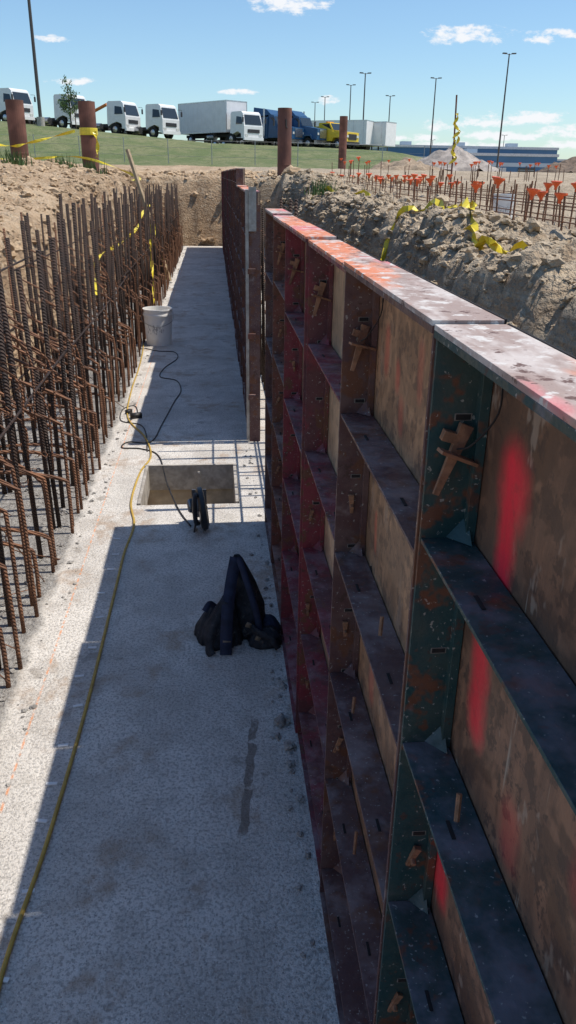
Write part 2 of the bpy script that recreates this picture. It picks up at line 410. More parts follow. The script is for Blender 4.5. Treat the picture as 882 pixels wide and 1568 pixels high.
def plymat(name, c1, c2, stain, paint=None, pcol=(.75, .09, .12), light=.5):
    m, nt, b, v = newmat(name, .45)
    gr = noise(nt, mapping(nt, v, (1, 3, .8)), 12, 4, .7); a = noise(nt, v, 6, 4, .75, .3); d = noise(nt, v, 24, 4, .75)
    c = mix(nt, sstep(nt, gr, .40, .60), c1, c2)
    c = mix(nt, sstep(nt, a, .47, .56, 0, stain), c, tuple(q * .5 for q in c2))
    c = mix(nt, sstep(nt, d, .51, .57, 0, stain), c, (.085, .05, .038))
    c = mix(nt, sstep(nt, noise(nt, mapping(nt, v, (1, 1, .5), (5, 9, 2)), 14, 4, .75), .58, .63, 0, light), c, (.40, .30, .235))
    c = mix(nt, sstep(nt, noise(nt, mapping(nt, v, (1, 2, .10), (2, 2, 2)), 30, 3), .66, .70, 0, light), c, (.46, .38, .31))
    # cement grime creeping up from each rib
    c = mix(nt, sstep(nt, noise(nt, mapping(nt, v, (1, 1.3, .5), (1, 2, 7)), 3.5, 4, .75), .50, .60, 0, .55), c, tuple(q * .42 + .015 for q in c1))
    if paint:
        s = nt.nodes.new('ShaderNodeSeparateXYZ'); L(nt, v, s.inputs[0])
        Yc = math_(nt, 'ADD', s.outputs[1], math_(nt, 'MULTIPLY', math_(nt, 'SUBTRACT', noise(nt, v, 25, 3), .5), .022)); Z = s.outputs[2]
        tot = None
        for (y, z0, z1, wd, k) in paint:
            cz = (z0 + z1) / 2; hz = (z1 - z0) / 2
            az = math_(nt, 'MAXIMUM', math_(nt, 'SUBTRACT', math_(nt, 'ABSOLUTE', math_(nt, 'SUBTRACT', Z, cz)), hz), 0)
            ay = math_(nt, 'SUBTRACT', math_(nt, 'SUBTRACT', Yc, y), math_(nt, 'MULTIPLY', math_(nt, 'SUBTRACT', Z, cz), .08))
            r = math_(nt, 'SQRT', math_(nt, 'ADD', math_(nt, 'MULTIPLY', az, az), math_(nt, 'MULTIPLY', ay, ay)))
            q = sstep(nt, r, wd * .2, wd * 1.35, k, 0)
            tot = q if tot is None else math_(nt, 'MAXIMUM', tot, q)
        tot = math_(nt, 'MULTIPLY', tot, sstep(nt, noise(nt, v, 60, 4), .25, .5, .75, 1))
        c = mix(nt, tot, c, pcol)
    L(nt, c, b.inputs['Base Color']); bump(nt, b, math_(nt, 'ADD', gr, d), .35, .003); return m
Ply1 = plymat('plywood_worn_painted', (.30, .155, .095), (.21, .112, .072), .8,
              [(.715, 1.28, 1.40, .028, 1), (.712, 1.375, 1.39, .042, .95), (.735, 1.08, 1.165, .032, .8), (.785, .76, .86, .036, .85), (.70, .55, .60, .02, .5), (.60, 1.02, 1.05, .03, .25), (.45, 1.12, 1.2, .03, .25)], (.95, .035, .06), .6)
Ply2 = plymat('plywood_painted', (.50, .275, .15), (.38, .21, .12), .55,
              [(1.33, 1.37, 1.42, .022, .6), (1.24, 1.36, 1.38, .020, .65), (1.20, 1.30, 1.33, .02, .45), (1.33, 1.02, 1.08, .014, .6), (1.28, .72, .80, .028, .45), (1.10, 1.38, 1.44, .02, .4)], (.65, .13, .08), .35)
Ply3 = plymat('plywood_tan', (.66, .43, .26), (.52, .32, .19), .35, light=.3)
Ply4 = plymat('plywood_old', (.44, .25, .15), (.33, .19, .12), .65)
wedge = simple('rusty_wedge_steel', (.34, .17, .095), .8, .35, 60, dirt=(.15, .07, .045), bmp=.4)
dark = simple('slot_dark', (.02, .015, .015), .9)
slotl = simple('slot_edge_bare', (.26, .22, .19), .6, .3, 60)
FM = [S_green, S_brown, S_maroon, S_rust, S_top, Ply1, Ply2, Ply3, Ply4, wedge, dark, slotl, lum_grey]
def panel(mb, y0, y1, xf, zt, ribs, ms, mp, detail=True, mtop=4):
    D = .062; a = .0012; z0 = .002
    mb.box((xf + D + .0165, y1 - .012, 0), (xf + D + .022, y1 + .012, zt - .008), 8)  # unseen batten added behind each joint to block sun through panel gaps
    y0 += a; y1 -= a; T = .006
    for y in (y0, y1 - T):
        mb.box((xf, y, z0), (xf + D, y + T, zt - .006), ms)
    mb.box((xf + D - .012, y0 + T, z0 + .01), (xf + D - .001, y0 + T + .014, zt - .012), ms)
    mb.box((xf + D - .012, y1 - T - .014, z0 + .01), (xf + D - .001, y1 - T, zt - .012), ms)
    mb.box((xf - .003, y0, zt - .006), (xf + D + .0135, y1, zt), mtop)
    mb.box((xf - .003, y0, zt - .014), (xf + .0005, y1, zt - .0062), ms)
    mb.box((xf, y0, -.0), (xf + D, y1, .0018), ms)
    mb.box((xf + D, y0, 0), (xf + D + .013, y1, zt - .0065), mp)
    mb.box((xf + D + .0137, y0, 0), (xf + D + .0162, y1, zt + .001), 10)
    for z in ribs:
        if z > zt - .05: continue
        z += R(-.003, .003)
        mb.box((xf + .001, y0 + T + .0006, z - .005), (xf + D - .002, y1 - T - .0006, z), ms)
        mb.box((xf + D - .007, y0 + T + .001, z - .04), (xf + D - .0015, y1 - T - .001, z - .0055), ms)
        if detail:
            for yy_ in (y0 + .16, y1 - .16):
                mb.box((xf + .02, yy_ - .014, z + .0004), (xf + .025, yy_ + .014, z + .0012), 10)
            for yy_, sg in ((y0 + T + .0008, 1), (y1 - T - .0008, -1)):
                mb.add([(xf + D - .008, yy_, z + .0008), (xf + .03, yy_, z + .0008), (xf + D - .008, yy_ + sg * .028, z + .0008), (xf + D - .008, yy_, z + .03)], [(0, 1, 3), (0, 2, 3), (1, 2, 3), (0, 1, 2)], ms)
    if detail:
        z = zt - .10
        while z > .08:
            for y, sgn in ((y0 + T, 1), (y1 - T, -1)):
                ya, yb = sorted((y + sgn * .0003, y + sgn * .0009))
                mb.box((xf + .0265, ya, z - .0042), (xf + .0465, yb, z + .0042), 11)
                ya, yb = sorted((y + sgn * .0006, y + sgn * .0014))
                mb.box((xf + .028, ya, z - .0032), (xf + .045, yb, z + .0032), 10)
            z -= .152
def wedges(mb, y, xf, zs):
    for i, z in enumerate(zs):
        cx = xf + R(.022, .030)
        if i == 0:
            mb.obox((cx, y - .020, z - .005), (.007, .004, .085), RY(R(.25, .42)) @ RX(R(-.12, .12)), 9, 2.2)
            mb.obox((cx + .006, y - .025, z + .0), (.052, .013, .004), RY(R(.2, .5)) @ RZ(.25), 9)
            mb.obox((cx - .004, y - .017, z + .022), (.016, .010, .012), RY(.3), 9)
        elif random.random() < .75:
            k = R(.6, 1)
            mb.tube([(cx, y - .022, z - .006), (cx, y - .003, z)], .004, 6, 9)
            mb.obox((cx, y - .012, z), (.006, .004, .045 * k), RY(R(-.3, .5)) @ RX(R(-.12, .12)), 9, 1.8)
mb = MB()
ribs = [1.278, .982, .686, .39, .10]
ys_ = [-.90, -.396, .214, .824, 1.435, 2.045, 2.655, 3.265, 3.74]
mt = [0, 1, 0, 1, 2, 2, 3, 1]; mp = [5, 5, 5, 6, 7, 8, 7, 8]
for i in range(8):
    dz = [0, 0, 0, .004, -.004, .003, -.003, .004][i]
    rr = [z + (.0, -.0, 0, -.02, -.01, -.025, 0, -.02)[i] for z in ribs]
    panel(mb, ys_[i], ys_[i + 1], .234 + [0, 0, 0, -.002, .003, -.004, .002, 0][i], 1.527 + dz, rr, mt[i], mp[i])
for i, y in enumerate(ys_[2:-1]):
    wedges(mb, y, .234, [1.386, 1.07, .78, .47, .2])
for (yc, zc, a, l) in [(1.30, .92, .9, .07), (1.27, .89, .9, .06), (1.22, .60, .9, .07), (1.25, .56, .9, .05), (1.34, .95, -.5, .04)]:
    mb.obox((.2935, yc, zc), (.0012, .010, l), RX(a), 10)
for (x, y, z, l) in [(.265, .67, .986, .03), (.262, .58, .69, .022), (.262, 1.1, .966, .03), (.26, 1.28, .67, .03), (.264, 1.2, .372, .05)]:
    mb.tube([(x, y, z), (x + .004, y + .012, z + l)], .0035, 6, 9)
for y in (.79, 1.40):
    mb.tube(catmull([(.292, y - .02, 1.49), (.285, y - .04, 1.45), (.268, y - .02, 1.41), (.262, y + .01, 1.395)], 5), .0012, 5, 10)
fw = mb.obj('formwork_wall', FM)
bv = fw.modifiers.new('bev', 'BEVEL'); bv.width = .0008; bv.segments = 1; bv.limit_method = 'ANGLE'
mb = MB(); y = 5.12
while y < 20.3:
    y2 = y + .61; zt = 1.575 if y < 7.3 else 1.72
    rr = [.1, .40, .70, 1.0, 1.3, 1.6]
    panel(mb, y, min(y2, 20.5), .215 + R(-.006, .006), zt + R(-.006, .006), rr, random.choice([1, 2, 3, 1]), random.choice([7, 8, 8]), y < 9)
    if y < 12: wedges(mb, y2, .215, [zt - .15, zt - .5, zt - .9])
    y = y2
mb.box((.215, 5.085, .0), (.285, 5.112, 1.50), 1)
mb.box((.195, 5.07, .02), (.213, 5.11, 1.585), 12)
mb.box((.214, 5.06, 1.35), (.26, 5.084, 1.60), 12)
for z in (.3, .7, 1.1): mb.box((.206, 5.05, z), (.255, 5.083, z + .03), 3)
mb.obj('formwork_wall', FM)

mb = MB(); mb.obox((1.02, 1.72, .93), (.09, .9, .04), RZ(-.25) @ RX(.25)); mb.obox((1.16, 1.9, 1.0), (.10, .9, .038), RZ(-.35) @ RX(.2))
mb.obj('timber_planks', [lum_grey])

# ------------------------------------------------------------------ rebar
def rebarmat(name, a, b2):
    m, nt, b, v = newmat(name, .75, .2)
    f = noise(nt, v, 12, 4, .7)
    c = mix(nt, sstep(nt, f, .38, .62), a, b2)
    sx = nt.nodes.new('ShaderNodeSeparateXYZ'); L(nt, v, sx.inputs[0])
    s = math_(nt, 'ADD', math_(nt, 'ADD', math_(nt, 'MULTIPLY', sx.outputs[2], 420), math_(nt, 'MULTIPLY', sx.outputs[1], 420)), math_(nt, 'MULTIPLY', sx.outputs[0], 150))
    rib = math_(nt, 'SINE', s)
    c = mix(nt, sstep(nt, rib, .3, .9, 0, .35), c, tuple(q * 2 for q in b2))
    L(nt, c, b.inputs['Base Color']); bump(nt, b, rib, .8, .004); return m
rb_dark = rebarmat('rebar_dark', (.030, .022, .020), (.065, .038, .028))
rb_rust = rebarmat('rebar_rust', (.27, .125, .065), (.14, .07, .042))
mb = MB()
y = 1.45
while y < 20.2:
    for X_, rr, mm in ((-1.20, .0135, 0), (-.84, .012, 0)):
        yj = y + R(-.07, .07) + (.13 if X_ > -1 else 0); h = 1.42 + R(-.18, .09); lx = R(-.04, .04); ly = R(-.07, .07)
        mb.tube([(X_, yj, -.02), (X_ + lx * .4, yj + ly * .4, h * .5), (X_ + lx, yj + ly, h)], rr, 7, mm)
        if random.random() < .35:
            mb.tube([(X_ + .026, yj + .02, -.02), (X_ + .026 + lx, yj + .02 + ly, R(.7, 1.2))], rr * .95, 7, mm)
    y += .30
y = 1.3
while y < 20.2:
    X_ = -1.42 + R(-.04, .04); mb.tube([(X_, y, -.02), (X_ + R(-.03, .03), y + R(-.05, .05), 1.3 + R(-.12, .12))], .008, 6, random.choice([0, 1])); y += R(.3, .5)
for X_, zz in ((-1.225, (.45, 1.12)), (-.815, (.78,)), (-1.23, (.8,))):
    for z in zz:
        y = 1.0
        while y < 20:
            l = R(3, 5); z1 = z + R(-.03, .03)
            mb.tube([(X_, y, z1), (X_ + R(-.01, .01), y + l / 2, z1 - .015), (X_, min(20.2, y + l), z1 + R(-.015, .015))], .006, 6, 0); y += l - .5
y = 1.25
while y < 20:
    z = R(.55, .78); z2 = z - R(.12, .32); xe = -.77 + R(-.03, .035); dy = R(-.04, .18)
    mb.tube(catmull([(-1.26, y, z + .12), (-1.18, y, z + .05), (-.9, y + dy * .7, z2 + .07), (xe - .02, y + dy, z2), (xe, y + dy, z2 - .07), (xe + .005, y + dy, -.02)], 4), .0085, 6, 1)
    if random.random() < .65:
        z = R(.9, 1.2); xe = -.80 + R(-.03, .05); y2 = y + .05
        mb.tube(catmull([(-1.22, y2, z + .05), (-1.0, y2 + .05, z - .08), (xe, y2 + R(.05, .2), z - .22), (xe + .01, y2 + R(.1, .2), z - R(.38, .6))], 4), .0050, 5, 1)
    if random.random() < .55:
        z = R(.2, .42); xe = -.76 + R(-.02, .04)
        mb.tube(catmull([(-1.25, y, z + .02), (-1.0, y + .02, z + .03), (xe - .03, y + .05, z - .02), (xe, y + .05, z - .08), (xe, y + .05, -.02)], 4), .009, 6, 1)
    y += R(.15, .26)
for i in range(150):
    y = 1.6 + 16 * random.random() ** 1.5; x = R(-1.25, -.78); z = R(.3, 1.3)
    mb.tube(catmull([(x, y, z), (x + R(-.08, .12), y + R(.0, .2), z - R(.1, .3)), (x + R(-.05, .22), y + R(.1, .3), z - R(.25, .5))], 5), .0028, 4, 1)
# tie-wire knots where bars cross
for i in range(140):
    y = 1.6 + 14 * random.random() ** 1.4; X_ = random.choice([-1.2, -.83]); z = random.choice([.45, .8, 1.12, .78]) + R(-.02, .02)
    a0 = R(0, 6.28)
    mb.tube([(X_ + .022 * math.cos(a0 + q), y + .022 * math.sin(a0 + q), z + .012 * math.sin(2 * q)) for q in (0, 1, 2, 3, 4, 5, 6)], .002, 4, 1)
mb.obj('rebar_cage', [rb_dark, rb_rust], smooth=True, fixn=False)
mb = MB(); y = .3
while y < 20.2:
    for X_, hh in ((.40, 1.38), (.72, 1.05)):
        if X_ == .40 and 3.6 < y < 5.3: hh = 1.52
        h = hh + R(-.05, .05)
        mb.tube([(X_, y, -.02), (X_ + R(-.02, .02), y + R(-.02, .02), h)], .010, 6, 0)
    y += .28
for X_ in (.42, .70):
    for z in (.3, .6, .9): mb.tube([(X_, .2, z), (X_, 20.2, z + .01)], .007, 6, 1)
for k in range(7):
    yy_ = 3.95 + k * .16
    mb.tube([(.36, yy_, -.02), (.35 + R(-.01, .01), yy_ + R(-.02, .02), 1.45)], .007, 6, 1)
mb.obj('rebar_cage', [rb_dark, rb_rust], smooth=True, fixn=False)

orange = simple('orange_plastic', (.85, .13, .03), .45, .15)
mb = MB()
def cap(mb, x, y, zt, m=2):
    tl = RX(R(-.15, .15)) @ RY(R(-.15, .15))
    mb.lathe([(.016, -.085), (.020, -.05), (.050, -.012), (.068, .0), (.068, .014), (.0, .018)], (x, y, zt), 10, m, tl)
for r_, X_ in enumerate((3.05, 3.45, 4.15, 4.6)):
    y = (6.6, 7.2, 8.2, 9.0)[r_]
    while y < 24:
        x = X_ + .02 * (y - 7) + R(-.05, .05); z = H(x, y); zt = 1.58 + R(-.10, .05) + .005 * y
        lx, ly = R(-.03, .03), R(-.04, .04)
        mb.tube([(x, y, z - .1), (x + lx, y + ly, zt)], .010, 6, 1)
        if random.random() < (.55, .22, .45, .2)[r_]: cap(mb, x + lx, y + ly, zt)
        y += R(.35, .65)
for X_ in (3.07, 3.43, 4.17, 4.62):
    for zz in (1.32, 1.45): mb.tube([(X_ + .0, 6.8, zz), (X_ + .17, 15, zz + .03), (X_ + .34, 24, zz + .12)], .006, 5, 1)
mb.obj('rebar_dowels_with_orange_caps', [rb_dark, rb_rust, orange], smooth=False, fixn=False)
mb = MB()
for k in range(60):
    x = R(4, 13); y = R(24, 34); z = H(x, y)
    mb.tube([(x, y, z - .05), (x + R(-.03, .03), y, z + R(.3, .6))], .012, 5, 0)
    if k % 2 == 0: cap(mb, x, y, z + .55, 1)
mb.obj('rebar_dowels', [rb_rust, orange], fixn=False)

# ------------------------------------------------------------------ small site objects
white_pl = simple('white_plastic', (.88, .87, .84), .4, .04, 20, dirt=(.78, .75, .70))
wire = simple('wire_handle', (.3, .3, .3), .4, metal=.8)
m, nt, b, v = newmat('bucket_label', .5)
c = mix(nt, sstep(nt, noise(nt, mapping(nt, v, (3, 3, 1)), 22, 3, .7), .52, .56), (.84, .84, .81), (.40, .40, .42)); L(nt, c, b.inputs['Base Color']); labelm = m
def bucket(x, y, z, k=1):
    mb = MB()
    mb.lathe([(0, .004), (.128, .004), (.130, .0), (.148, .30), (.156, .302), (.156, .318), (.149, .32), (.150, .355), (.156, .357), (.156, .37), (.146, .37), (.142, .30), (.126, .012), (0, .012)], (x, y, z), 36, 0)
    n = 10
    vs = []; fs = []
    for i in range(n + 1):
        a = math.radians(-140 + 75 * i / n)
        for zz in (.12, .215):
            r = .130 + .018 * zz / .3 + .0015; vs.append((x + r * math.cos(a), y + r * math.sin(a), z + zz))
    for i in range(n): fs.append((2 * i, 2 * i + 2, 2 * i + 3, 2 * i + 1))
    mb.add(vs, fs, 1)
    mb.tube(catmull([(x - .158, y, z + .335), (x - .15, y - .09, z + .25), (x, y - .165, z + .20), (x + .15, y - .09, z + .25), (x + .158, y, z + .335)], 6), .0025, 5, 2)
    mb.lathe([(0, .20), (.139, .20)], (x, y, z), 30, 3)
    return mb.obj('plastic_bucket', [white_pl, labelm, wire, pitm], smooth=False)
bucket(-.60, 8.45, 0)
bucket(4.0, 11.3, H(4.0, 11.3))

yel_cord = simple('yellow_cord', (.55, .36, .07), .5, .25, 30)
blk_cord = simple('black_cord', (.03, .027, .025), .5)
mb = MB(); r = .006
path = [(-.47, .75), (-.505, 1.213), (-.488, 1.645), (-.469, 2.225), (-.4626, 3.04), (-.452, 3.4), (-.445, 3.73), (-.478, 4.04), (-.475, 4.5), (-.426, 4.80), (-.50, 5.2), (-.665, 5.68), (-.713, 6.44), (-.72, 7.2), (-.74, 8.0), (-.79, 9), (-.83, 10)]
mb.tube(catmull([(x + .006 * math.sin(y * 9), y, r) for x, y in path], 8), r, 8, 0)
mb.obj('yellow_extension_cord', [yel_cord], smooth=True, fixn=False)
mb = MB(); r = .0045
path = [(-.15, 3.70), (-.22, 3.92), (-.30, 4.3), (-.38, 4.8), (-.50, 4.95), (-.63, 4.98), (-.60, 5.1), (-.45, 5.1), (-.40, 5.5), (-.34, 6.1), (-.30, 6.45), (-.35, 6.8), (-.50, 6.95), (-.48, 7.3), (-.38, 7.7), (-.42, 8.0), (-.58, 8.05), (-.74, 8.2)]
mb.tube(catmull([(x, y, r) for x, y in path], 8), r, 8, 0)
path = [(-.66, 5.55), (-.60, 5.75), (-.64, 6.0), (-.72, 5.9), (-.70, 5.6), (-.56, 5.5), (-.50, 5.3), (-.46, 4.9)]
mb.tube(catmull([(x, y, .004) for x, y in path], 8), .004, 6, 0)
mb.obox((-.60, 5.68, .018), (.08, .04, .036), RZ(.4), 0); mb.obox((-.665, 5.80, .015), (.05, .03, .03), RZ(1), 0)
mb.obj('power_cable', [blk_cord], smooth=True, fixn=False)

saw_blk = simple('saw_body_black', (.018, .02, .025), .4, .3, 40); saw_grey = simple('saw_steel', (.30, .30, .31), .35, .2, 30, metal=.7)
mb = MB(); c = Vector((-.088, 3.68, .110)); rr_ = RZ(.12) @ RY(math.radians(84))
mb.lathe([(0, -.018), (.098, -.018), (.110, -.010), (.110, .012), (.098, .018), (0, .018)], c, 36, 0, rr_)
mb.lathe([(0, .019), (.088, .019), (.090, .0215), (.02, .022), (.0, .03)], c, 36, 1, rr_)
mb.lathe([(0, -.075), (.026, -.075), (.034, -.068), (.036, -.018)], c + Vector((0, .02, .015)), 20, 1, rr_)
mb.lathe([(.037, -.06), (.038, -.058), (.038, -.035), (.036, -.033)], c + Vector((0, .02, .015)), 20, 0, rr_)
mb.obox(c + Vector((-.015, .09, -.01)), (.075, .004, .17), RX(.18), 1)
mb.tube(catmull([c + Vector((-.02, -.02, .07)), c + Vector((-.03, -.07, .10)), c + Vector((-.035, -.105, .05)), c + Vector((-.03, -.10, -.03)), c + Vector((-.02, -.05, -.06))], 6), .012, 8, 0)
mb.tube([c + Vector((-.03, -.10, -.03)), c + Vector((-.04, -.11, -.08)), c + Vector((-.03, -.02, -.105))], .005, 6, 0)
mb.obj('circular_saw', [saw_blk, saw_grey], smooth=False)

m, nt, b, v = newmat('black_nylon', .75)
f = noise(nt, v, 22, 4, .6); c = mix(nt, sstep(nt, f, .4, .65), (.012, .013, .017), (.035, .037, .045)); c = mix(nt, sstep(nt, noise(nt, v, 40, 3, .7), .6, .7, 0, .5), c, (.14, .13, .12)); L(nt, c, b.inputs['Base Color'])
bump(nt, b, f, .7, .02); nyl = m
navy = simple('navy_cloth', (.022, .03, .065), .8, .4, 25, bmp=.4)
buckle = simple('dusty_tan', (.25, .19, .13), .8)
def loft(mb, rings, n, m, amp=.01, seed=0):
    vs = []; fs = []
    for (cx, cy, cz, rx, ry, a, sq) in rings:
        for k in range(n):
            t = 2 * math.pi * k / n; ct, st_ = math.cos(t), math.sin(t)
            x = rx * math.copysign(abs(ct) ** sq, ct); y = ry * math.copysign(abs(st_) ** sq, st_)
            p = Vector((cx + x * math.cos(a) - y * math.sin(a), cy + x * math.sin(a) + y * math.cos(a), cz))
            fold = abs(mn.noise(Vector((t * 2.6, p.z * 3, seed)))) * -1.6 + .35
            nz = mn.noise(p * 14 + Vector((seed, 0, 0))) * amp * .7 + fold * amp
            p += Vector((ct, st_, .2)) * nz; p.z = max(p.z, .002); vs.append(p)
    for i in range(len(rings) - 1):
        for k in range(n):
            k2 = (k + 1) % n; fs.append((i * n + k, i * n + k2, (i + 1) * n + k2, (i + 1) * n + k))
    fs.append(tuple(range(n))[::-1]); fs.append(tuple((len(rings) - 1) * n + k for k in range(n))); mb.add(vs, fs, m)
mb = MB()
loft(mb, [(.085, 2.68, .0, .088, .060, -.2, .6), (.085, 2.68, .03, .090, .062, -.2, .6), (.088, 2.69, .08, .080, .050, -.2, .6), (.088, 2.695, .13, .070, .042, -.25, .6), (.086, 2.70, .17, .060, .036, -.25, .6),
          (.082, 2.71, .22, .046, .026, -.3, .6), (.073, 2.715, .27, .028, .016, -.3, .8), (.065, 2.715, .31, .013, .009, -.3, 1), (.062, 2.715, .322, .005, .005, 0, 1)], 44, 0, .02, 1)
loft(mb, [(.0, 2.60, .0, .066, .050, .3, .8), (.0, 2.60, .03, .070, .052, .3, .8), (.0, 2.61, .08, .056, .040, .3, .8), (.012, 2.63, .13, .040, .028, .2, .8), (.03, 2.65, .18, .022, .016, 0, 1), (.04, 2.67, .21, .007, .007, 0, 1)], 40, 0, .024, 9)
loft(mb, [(.165, 2.585, .0, .056, .042, .2, .7), (.165, 2.585, .02, .060, .045, .2, .7), (.168, 2.59, .05, .044, .034, .2, .7), (.17, 2.59, .07, .016, .014, 0, 1)], 30, 0, .020, 4)
loft(mb, [(.185, 2.66, .0, .035, .05, .1, .8), (.185, 2.66, .03, .035, .05, .1, .8), (.18, 2.66, .06, .02, .03, .1, .8), (.18, 2.66, .075, .008, .01, .1, .8)], 24, 1, .016, 21)
loft(mb, [(-.075, 2.64, .0, .026, .06, .3, .8), (-.073, 2.64, .04, .022, .05, .3, .8), (-.055, 2.65, .09, .016, .03, .3, .9), (-.035, 2.66, .13, .006, .010, .3, 1)], 30, 0, .014, 14)
def strap(pts, wd, mi, up=(0, -1, .3)):
    P_ = catmull(pts, 6); vs = []; fs = []
    for i, p in enumerate(P_):
        t = (P_[min(i + 1, len(P_) - 1)] - P_[max(i - 1, 0)]).normalized(); s_ = t.cross(Vector(up)).normalized() * wd / 2; nn = Vector(up).normalized() * .003
        vs += [p - s_ - nn, p + s_ - nn, p + s_ + nn, p - s_ + nn]
    for i in range(len(P_) - 1):
        for k in range(4): k2 = (k + 1) % 4; fs.append((4 * i + k, 4 * i + k2, 4 * i + 4 + k2, 4 * i + 4 + k))
    mb.add(vs, fs, mi)
strap([(.058, 2.70, .318), (.038, 2.645, .24), (.022, 2.565, .17), (.015, 2.53, .08), (.012, 2.51, .004)], .045, 1)
strap([(.068, 2.70, .318), (.105, 2.63, .22), (.138, 2.585, .10), (.14, 2.56, .02)], .024, 1)
strap([(.02, 2.58, .19), (-.03, 2.545, .12), (-.05, 2.52, .03), (-.04, 2.51, .004)], .03, 0)
strap([(.10, 2.59, .09), (.13, 2.55, .075), (.18, 2.525, .06), (.212, 2.53, .01)], .024, 0)
strap([(-.025, 2.62, .15), (-.045, 2.60, .175), (-.065, 2.58, .155)], .022, 1)
mb.obox((.137, 2.545, .055), (.02, .006, .03), RY(.4), 2); mb.obox((.10, 2.56, .10), (.02, .006, .02), RY(.4), 2); mb.obox((.016, 2.522, .05), (.03, .006, .018), RY(.1), 2)
mb.obj('tool_bag', [nyl, navy, buckle], smooth=True)

mb = MB()  # sunlight through the form slots, shaped as pale slivers on the floor
y = 1.25
while y < 3.6:
    mb.obox((-.505 + R(-.012, .012), y, .003), (.032, .011, .004), RZ(R(-.3, .3)), 0); y += R(.14, .24)
mb.obj('sun_spot_slivers', [simple('pale_sun_spot', (.85, .84, .82), .5, .1)])

wood = simple('lumber', (.45, .33, .20), .8, .3, 20, bmp=.3)
tape = simple('caution_tape_yellow', (.82, .64, .04), .4, .2, 12)
mb = MB(); a = Vector((-.74, 13.6, .02)); b_ = Vector((-1.32, 13.75, 2.0)); d = b_ - a
mb.obox((a + b_) / 2, (.09, .04, d.length), d.to_track_quat('Z', 'Y').to_matrix(), 0)
mb.ribbon(catmull([(-.80, 13.5, .05), (-.86, 13.53, .4), (-.95, 13.5, .7), (-1.0, 13.55, .95), (-.92, 13.5, .75), (-.88, 13.45, .3)], 5), .08, 1, up=(0, 1, .1))
mb.ribbon(catmull([(-1.0, 13.6, 1.2), (-1.02, 12.5, 1.15), (-1.0, 11, 1.0), (-1.1, 9.8, .9), (-1.12, 8.0, .9), (-1.0, 7, .7)], 6), .04, 1)
mb.ribbon(catmull([(-.8, 10.5, .9), (-.78, 10.4, .6), (-.75, 10.0, .3), (-.76, 9.8, .02)], 6), .035, 1, up=(0, 1, 0))
mb.obj('wooden_stake', [wood, tape], fixn=False)
mb = MB()
def drape(pts, wd=.07, dz=.05, n=8):
    P_ = catmull([(x, y, 0) for x, y in pts], n); mb.ribbon([(p.x, p.y, H(p.x, p.y) + dz + .03 * math.sin(i)) for i, p in enumerate(P_)], wd, 0)
drape([(1.35, 10.5), (1.45, 9.2), (1.55, 8.2), (1.85, 8.4), (2.15, 8.2), (2.2, 7.5), (2.05, 6.6), (2.0, 6.0), (2.2, 5.6), (2.6, 5.7), (3.2, 6.0), (3.7, 6.3)], .06)
drape([(2.15, 7.9), (2.05, 7.3), (2.2, 7.0), (2.1, 6.7)], .06, .07)
drape([(1.95, 6.3), (2.0, 5.9), (2.25, 5.75), (2.1, 5.5)], .06, .07)
drape([(1.4, 13), (1.5, 12), (1.6, 11.6)], .08)
drape([(1.7, 15.5), (2.0, 14.5), (2.2, 13.6), (2.6, 13)], .08)
mb.obj('caution_tape', [tape], fixn=False)
mb = MB()
mb.ribbon(catmull([(-5.5, 18.6, 2.35), (-4.35, 18.8, 2.15), (-3.8, 18.7, 2.22), (-2.85, 18.6, 2.45)], 8), .06, 0, up=(0, 1, 0))
mb.ribbon(catmull([(-6, 18.4, 2.0), (-4.3, 18.7, 1.88), (-2.8, 18.6, 1.95), (-1.5, 17.0, 1.6), (-1.3, 14, 1.55)], 8), .05, 0, up=(0, 1, 0))
mb.lathe([(.19, 2.38), (.192, 2.40), (.192, 2.50), (.19, 2.52)], (-2.6, 18.8, 0), 20, 0)
mb.ribbon(catmull([(-2.45, 18.6, 2.45), (-2.4, 18.55, 2.2), (-2.43, 18.55, 1.95)], 5), .08, 0, up=(0, 1, 0))
mb.obj('caution_tape', [tape], fixn=False)

pipe = simple('rusty_pipe', (.21, .09, .062), .8, .45, 3, dirt=(.12, .055, .045), bmp=.3)
for (x, y, z0, z1, r) in [(-4.12, 19.0, 1.3, 3.03, .185), (-2.6, 18.8, 1.2, 3.02, .175), (1.87, 22.2, 1.2, 3.22, .18), (6.25, 41, 1.2, 4.25, .19)]:
    mb = MB(); mb.lathe([(r, z0), (r, z1), (r - .016, z1), (r - .016, z1 - .5), (0, z1 - .5)], (x, y, 0), 28, 0)
    mb.lathe([(r + .001, z0 + .7), (r + .006, z0 + .705), (r + .006, z0 + .715), (r + .001, z0 + .72)], (x, y, 0), 28, 0)
    if x == 1.87:
        mb.tube([(x + .02, y - .19, 2.95), (x + .02, y - .19, 2.8), (x + .05, y - .19, 2.75)], .02, 6, 1)
    mb.obj('steel_pipe_pile', [pipe, blk_cord], smooth=False)

mb = MB(); x, y = 5.7, 20; z = H(x, y)
mb.tube([(x, y, z - .1), (x, y, 2.3), (x - .04, y, 3.42)], .02, 6, 0)
for k in range(7):
    zz = 2.2 + k * .14
    mb.ribbon(catmull([(x, y - .03, zz), (x + R(-.09, .09), y - .05, zz - .1), (x + R(-.12, .12), y - .06, zz - .24)], 4), .07, 1, up=(0, 1, 0))
mb.obj('marker_pole', [pipe, tape], fixn=False)

